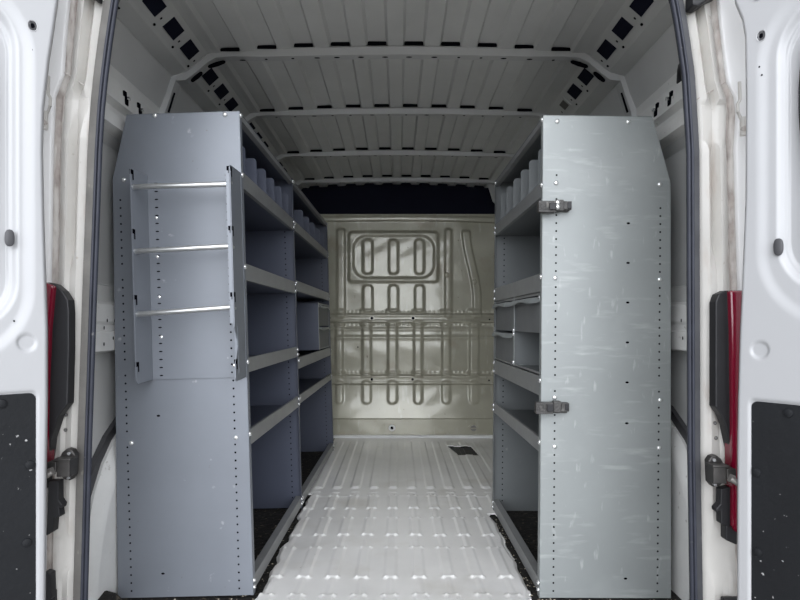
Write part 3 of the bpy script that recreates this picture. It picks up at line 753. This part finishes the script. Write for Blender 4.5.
# left, front unit
LL = (-.891, 1.91, -.016); LR = (0, -.029, -.0117)
WL, HL = .433, 1.538
shL = [(1.348, 1.297, 1.299), (1.055, 1.002, 1.004), (.752, .706, .716), (.522, .474, .480)]
uL = unit('slate grey shelving unit on the left nearest the doors, rod rack on its end', -0 + 1, LL, LR, WL, .905, HL, (.072, 1.335), shL, (.075, .225, .37, .515, .66, .80), M['lsteel'], M['lsteel_shade'], True, None)
Rm = Matrix.LocRotScale(None, __import__('mathutils').Euler(LR), None)
def Lfront(px_, py_):       # pixel -> (u, w) on the front panel plane (solved with the unit's own lean)
    Mi = (Matrix.Translation(LL) @ Rm.to_4x4()).inverted()
    o = Mi @ Vector((0, 0, H)); dd = (Mi.to_3x3() @ Vector(((px_ - 398) / F, 1, -(py_ - 323) / F)))
    k = -o.y / dd.y; p = o + dd * k; return p.x, p.z
for p in ((155, 115.5), (225, 114.5), (124, 180), (156.5, 218), (157.5, 257), (159.5, 297), (161.5, 337), (131.5, 443), (227.5, 175.5), (231.5, 270), (232.5, 317.5), (234.5, 365.5), (236, 437.5)):
    u, w = Lfront(*p); child_bolt(uL, (u, -.0005, w), (0, -1, 0))
# left, rear unit (continues behind the first)
off = Rm @ Vector((0, .908, 0)); LL2 = tuple(Vector(LL) + off)
shL2 = [(1.345, 1.300, 1.302), (1.065, 1.015, 1.017), (.700, .648, .658), (.523, .484, .490)]
uL2 = unit('slate grey shelving unit at the far left, between the front unit and the bulkhead', 1, LL2, LR, WL, 1.235, HL, (.072, 1.335), shL2, (.29, .49, .69, .89, 1.07), M['lsteel'], M['lsteel_shade'], False, None)
drawer_cabinet(1, 'small two-high drawer cabinet on a shelf at the far left by the bulkhead', LL2, LR, WL - .006, .745, 1.215, .705, .985, 1, 2, (), M['lsteel_shade'], depth=.36)

# right unit
RL = (.869, 1.91, -.016); RR = (0, .008, .0105)
WR, HR = .421, 1.533
shR = [(1.325, 1.277, 1.279), (1.032, .974, .976), (.702, .640, .650), (.505, .460, .468)]
uR = unit('grey scratched shelving unit on the right with two black clamps on its end', -1, RL, RR, WR, .885, HR, (.072, 1.325), shR, (.08, .215, .35, .49, .63, .76), M['rsteel'], M['rsteel_shade'], True, None)
RmR = Matrix.LocRotScale(None, __import__('mathutils').Euler(RR), None)
def Rfront(px_, py_, dv=0):
    Mi = (Matrix.Translation(RL) @ RmR.to_4x4()).inverted()
    o = Mi @ Vector((0, 0, H)); dd = (Mi.to_3x3() @ Vector(((px_ - 398) / F, 1, -(py_ - 323) / F)))
    k = (-o.y + dv) / dd.y; p = o + dd * k; return p.x, p.z
for p in ((557, 121.5), (628, 122), (556, 183), (555, 278), (554.5, 397.5), (554.5, 446.5), (659.5, 184.5), (659.5, 279.5), (660, 400), (659, 448)):
    u, w = Rfront(*p); child_bolt(uR, (u, -.0005, w), (0, -1, 0))
drawer_cabinet(-1, 'grey drawer cabinet on the right shelf with one drawer missing', RL, RR, WR - .004, .012, .875, .706, .973, 2, 2, ((0, 0),), M['rsteel_shade'], depth=.33)

# rod rack on the left end panel
t = thing('rod_rack', 'bluish grey steel rack with three galvanised rods on the left shelf end', 'rack', LL, LR)
u0, wt = Lfront(147, 176); _, wb = Lfront(150, 379.5); u1, _ = Lfront(243.5, 250)
mb = MB(); mb.box((u0, -.0045, wb), (u1, -.002, wt - .01), M['lsteel'])
for k in range(27):
    w = wb + .012 + k * .0254
    if w < wt - .02: mb.disc((u0 + .030, -.0052, w), .006, (0, -1, 0), M['hole'], ry=.0022, seg=8)
hole_row(mb, 1, WL - .047, -.0045, wb + .016, wt - .02, -1)
mb.build('back_plate', t)
for uu in (u0, u1 - .004):
    mb = MB(); pr = .122
    poly = [(-.004, wb), (-pr + .01, wb - .003), (-pr, wb + .006)]
    if uu > .2: poly += [(-pr, wb + .05), (-pr + .03, wb + .10), (-pr + .03, wb + .12), (-pr, wb + .16)]
    poly += [(-pr, wt - .012), (-pr + .008, wt - .004), (-.004, wt)]
    mb.prism(poly, 0, uu, uu + .003, M['lsteel'])
    for py_ in (189, 245, 307, 368):
        w = wb + (wt - wb) * {189: .965, 245: .69, 307: .385, 368: .075}[py_]
        for xx in (uu - .0008, uu + .0038):
            mb.box((xx, -pr - .0008, w), (xx + .0002, -pr + .018, w + .014), M['hole']); mb.box((xx, -pr + .010, w - .016), (xx + .0002, -pr + .018, w), M['hole'])
    if uu > .2:
        mb.box((uu - .010, -pr, wb + .17), (uu + .004, -pr + .002, wt - .02), M['lsteel'])
        mb.box((uu - .006, -pr + .03, wb + .02), (uu + .004, -pr + .032, wb + .16), M['lsteel'])
        for f in (.965, .69, .385): w = wb + (wt - wb) * f; mb.box((uu - .007, -pr - .0006, w), (uu - .001, -pr, w + .013), M['hole']); mb.box((uu - .003, -pr - .0006, w - .008), (uu - .001, -pr, w), M['hole'])
    mb.build('side_bracket', t)
for (a, b), (c, d2) in (((131, 187), (233, 184)), ((132, 251.5), (234, 246)), ((133, 314.5), (235.5, 307))):
    Mi = (Matrix.Translation(LL) @ Rm.to_4x4()).inverted()
    def onp(px_, py_, dv):
        o = Mi @ Vector((0, 0, H)); dd = (Mi.to_3x3() @ Vector(((px_ - 398) / F, 1, -(py_ - 323) / F))); return o + dd * ((dv - o.y) / dd.y)
    p = onp(a, b, -.105); q = onp(c, d2, -.105)
    p.x = u0 - .004; q.x = u1 - .001
    mb = MB(); mb.tube([p, q], .0085, M['galv'], seg=16); mb.build('rod', t, smooth=True)
for p in ((124, 180), (227, 175)):
    pass

# clamps on the right end panel
def clamp(py_, label, x0, x1):
    t = thing('tool_clamp', label, 'clamp', RL, RR)
    def L(px_, py2, dv): u, w = Rfront(px_, py2, dv); return Vector((u, dv, w))
    def bx(mb, ax, ay, bx_, by, d0, d1, m):
        a = L(ax, ay, d0); b = L(bx_, by, d0); mb.box((a.x, d0, a.z), (b.x, d1, b.z), M[m])
    mb = MB(); bx(mb, x0 + 4, py_ - 5.2, x0 + 31, py_ + 5.2, -.018, -.001, 'clamp'); mb.build('clamp_base', t, bevel=.002)
    mb = MB(); bx(mb, x0, py_ - 5.5, x0 + 17, py_ + 6, -.040, -.016, 'clamp')
    for k in range(5): bx(mb, x0 + 1 + k * 2, py_ - 4, x0 + 1.8 + k * 2, py_ + 4, -.0425, -.039, 'clamp')
    mb.build('clamp_jaw', t, bevel=.002)
    mb = MB(); bx(mb, x0 + 11, py_ - 3.5, x0 + 17.5, py_ + 3.5, -.047, -.039, 'black'); bx(mb, x0 + 17.5, py_ - 6.5, x0 + 25, py_ + 4.5, -.036, -.010, 'clamp'); mb.build('clamp_latch', t, bevel=.0015)
    mb = MB(); bx(mb, x0 + 25, py_ - 5, x0 + 33, py_ + 3.6, -.030, -.004, 'clamp'); bx(mb, x0 + 29, py_ - 4.2, x0 + 32.8, py_ + 2.6, -.033, -.029, 'black'); mb.build('clamp_end', t, bevel=.0015)
    if py_ < 300:
        for yy in (-3.5, 1): child_bolt(t, L(x0 + 18.8, py_ + yy, -.0362), (0, -1, 0), mesh={})
clamp(206, 'grimy black plastic clamp high on the right shelf end, bolted at its middle', 538.8, 571)
clamp(408, 'grimy black plastic clamp lower on the right shelf end', 536.3, 569.5)

# grit on the mat in front of and under the shelving
mb = MB()
for k in range(420):
    if random.random() < .6: x = random.choice([random.uniform(-.90, -.45), random.uniform(.44, .90)]); y = random.uniform(1.78, 1.905)
    else: x = random.choice([random.uniform(-.53, -.455), random.uniform(.43, .50)]); y = random.uniform(1.85, 2.7)
    r = random.uniform(.0015, .0045); z = -.018
    vs = [(x + r * random.uniform(.7, 1.2), y, z + r * .4), (x - r, y + r * .2, z + r * .4), (x, y + r, z + r * .3), (x, y - r, z + r * .4), (x, y, z + r), (x, y, z)]
    mb.add(vs, [(0, 2, 4), (2, 1, 4), (1, 3, 4), (3, 0, 4), (2, 0, 5), (1, 2, 5), (3, 1, 5), (0, 3, 5)], M['pebble'])
g = mb.build('grit', fix=False); g['kind'] = 'stuff'; tag(g, 'pale grit scattered on the black mat at the feet of the shelving', 'grit')

# ================================================================== camera, light
cam = bpy.data.cameras.new('camera'); co = bpy.data.objects.new('camera', cam); C.objects.link(co)
co.location = (0, 0, H); co.rotation_euler = (math.pi / 2, 0, 0)
cam.sensor_width = 36; cam.lens = 27.0; cam.shift_x = 2 / 800; cam.shift_y = 23 / 800; cam.clip_start = .05
bpy.context.scene.camera = co
w = bpy.data.worlds.new('overcast_sky'); bpy.context.scene.world = w; w.use_nodes = True
nt = w.node_tree; bg = nt.nodes['Background']
tc = nt.nodes.new('ShaderNodeTexCoord'); sx = nt.nodes.new('ShaderNodeSeparateXYZ'); nt.links.new(tc.outputs['Generated'], sx.inputs[0])
rp = nt.nodes.new('ShaderNodeValToRGB'); nt.links.new(sx.outputs['Z'], rp.inputs['Fac'])
rp.color_ramp.elements[0].color = (.86, .90, .96, 1); rp.color_ramp.elements[1].color = (1.05, 1.06, 1.10, 1); rp.color_ramp.elements[1].position = .8
# broad bright sky patch, added low behind the camera to brighten the interior
dp = nt.nodes.new('ShaderNodeVectorMath'); dp.operation = 'DOT_PRODUCT'; nt.links.new(tc.outputs['Generated'], dp.inputs[0])
dp.inputs[1].default_value = Vector((-.02, -1, .17)).normalized()
mr = nt.nodes.new('ShaderNodeMapRange'); mr.interpolation_type = 'SMOOTHERSTEP'
mr.inputs['From Min'].default_value = .55; mr.inputs['From Max'].default_value = 1.0; mr.inputs['To Min'].default_value = 1.0; mr.inputs['To Max'].default_value = 6.4
nt.links.new(dp.outputs['Value'], mr.inputs['Value']); nt.links.new(mr.outputs['Result'], bg.inputs['Strength'])
nt.links.new(rp.outputs['Color'], bg.inputs['Color'])
vs = bpy.context.scene.view_settings
bpy.context.scene.display_settings.display_device = 'sRGB'
vs.view_transform = 'Standard'; vs.look = 'None'; vs.gamma = 1; vs.use_curve_mapping = False; vs.exposure = -.06
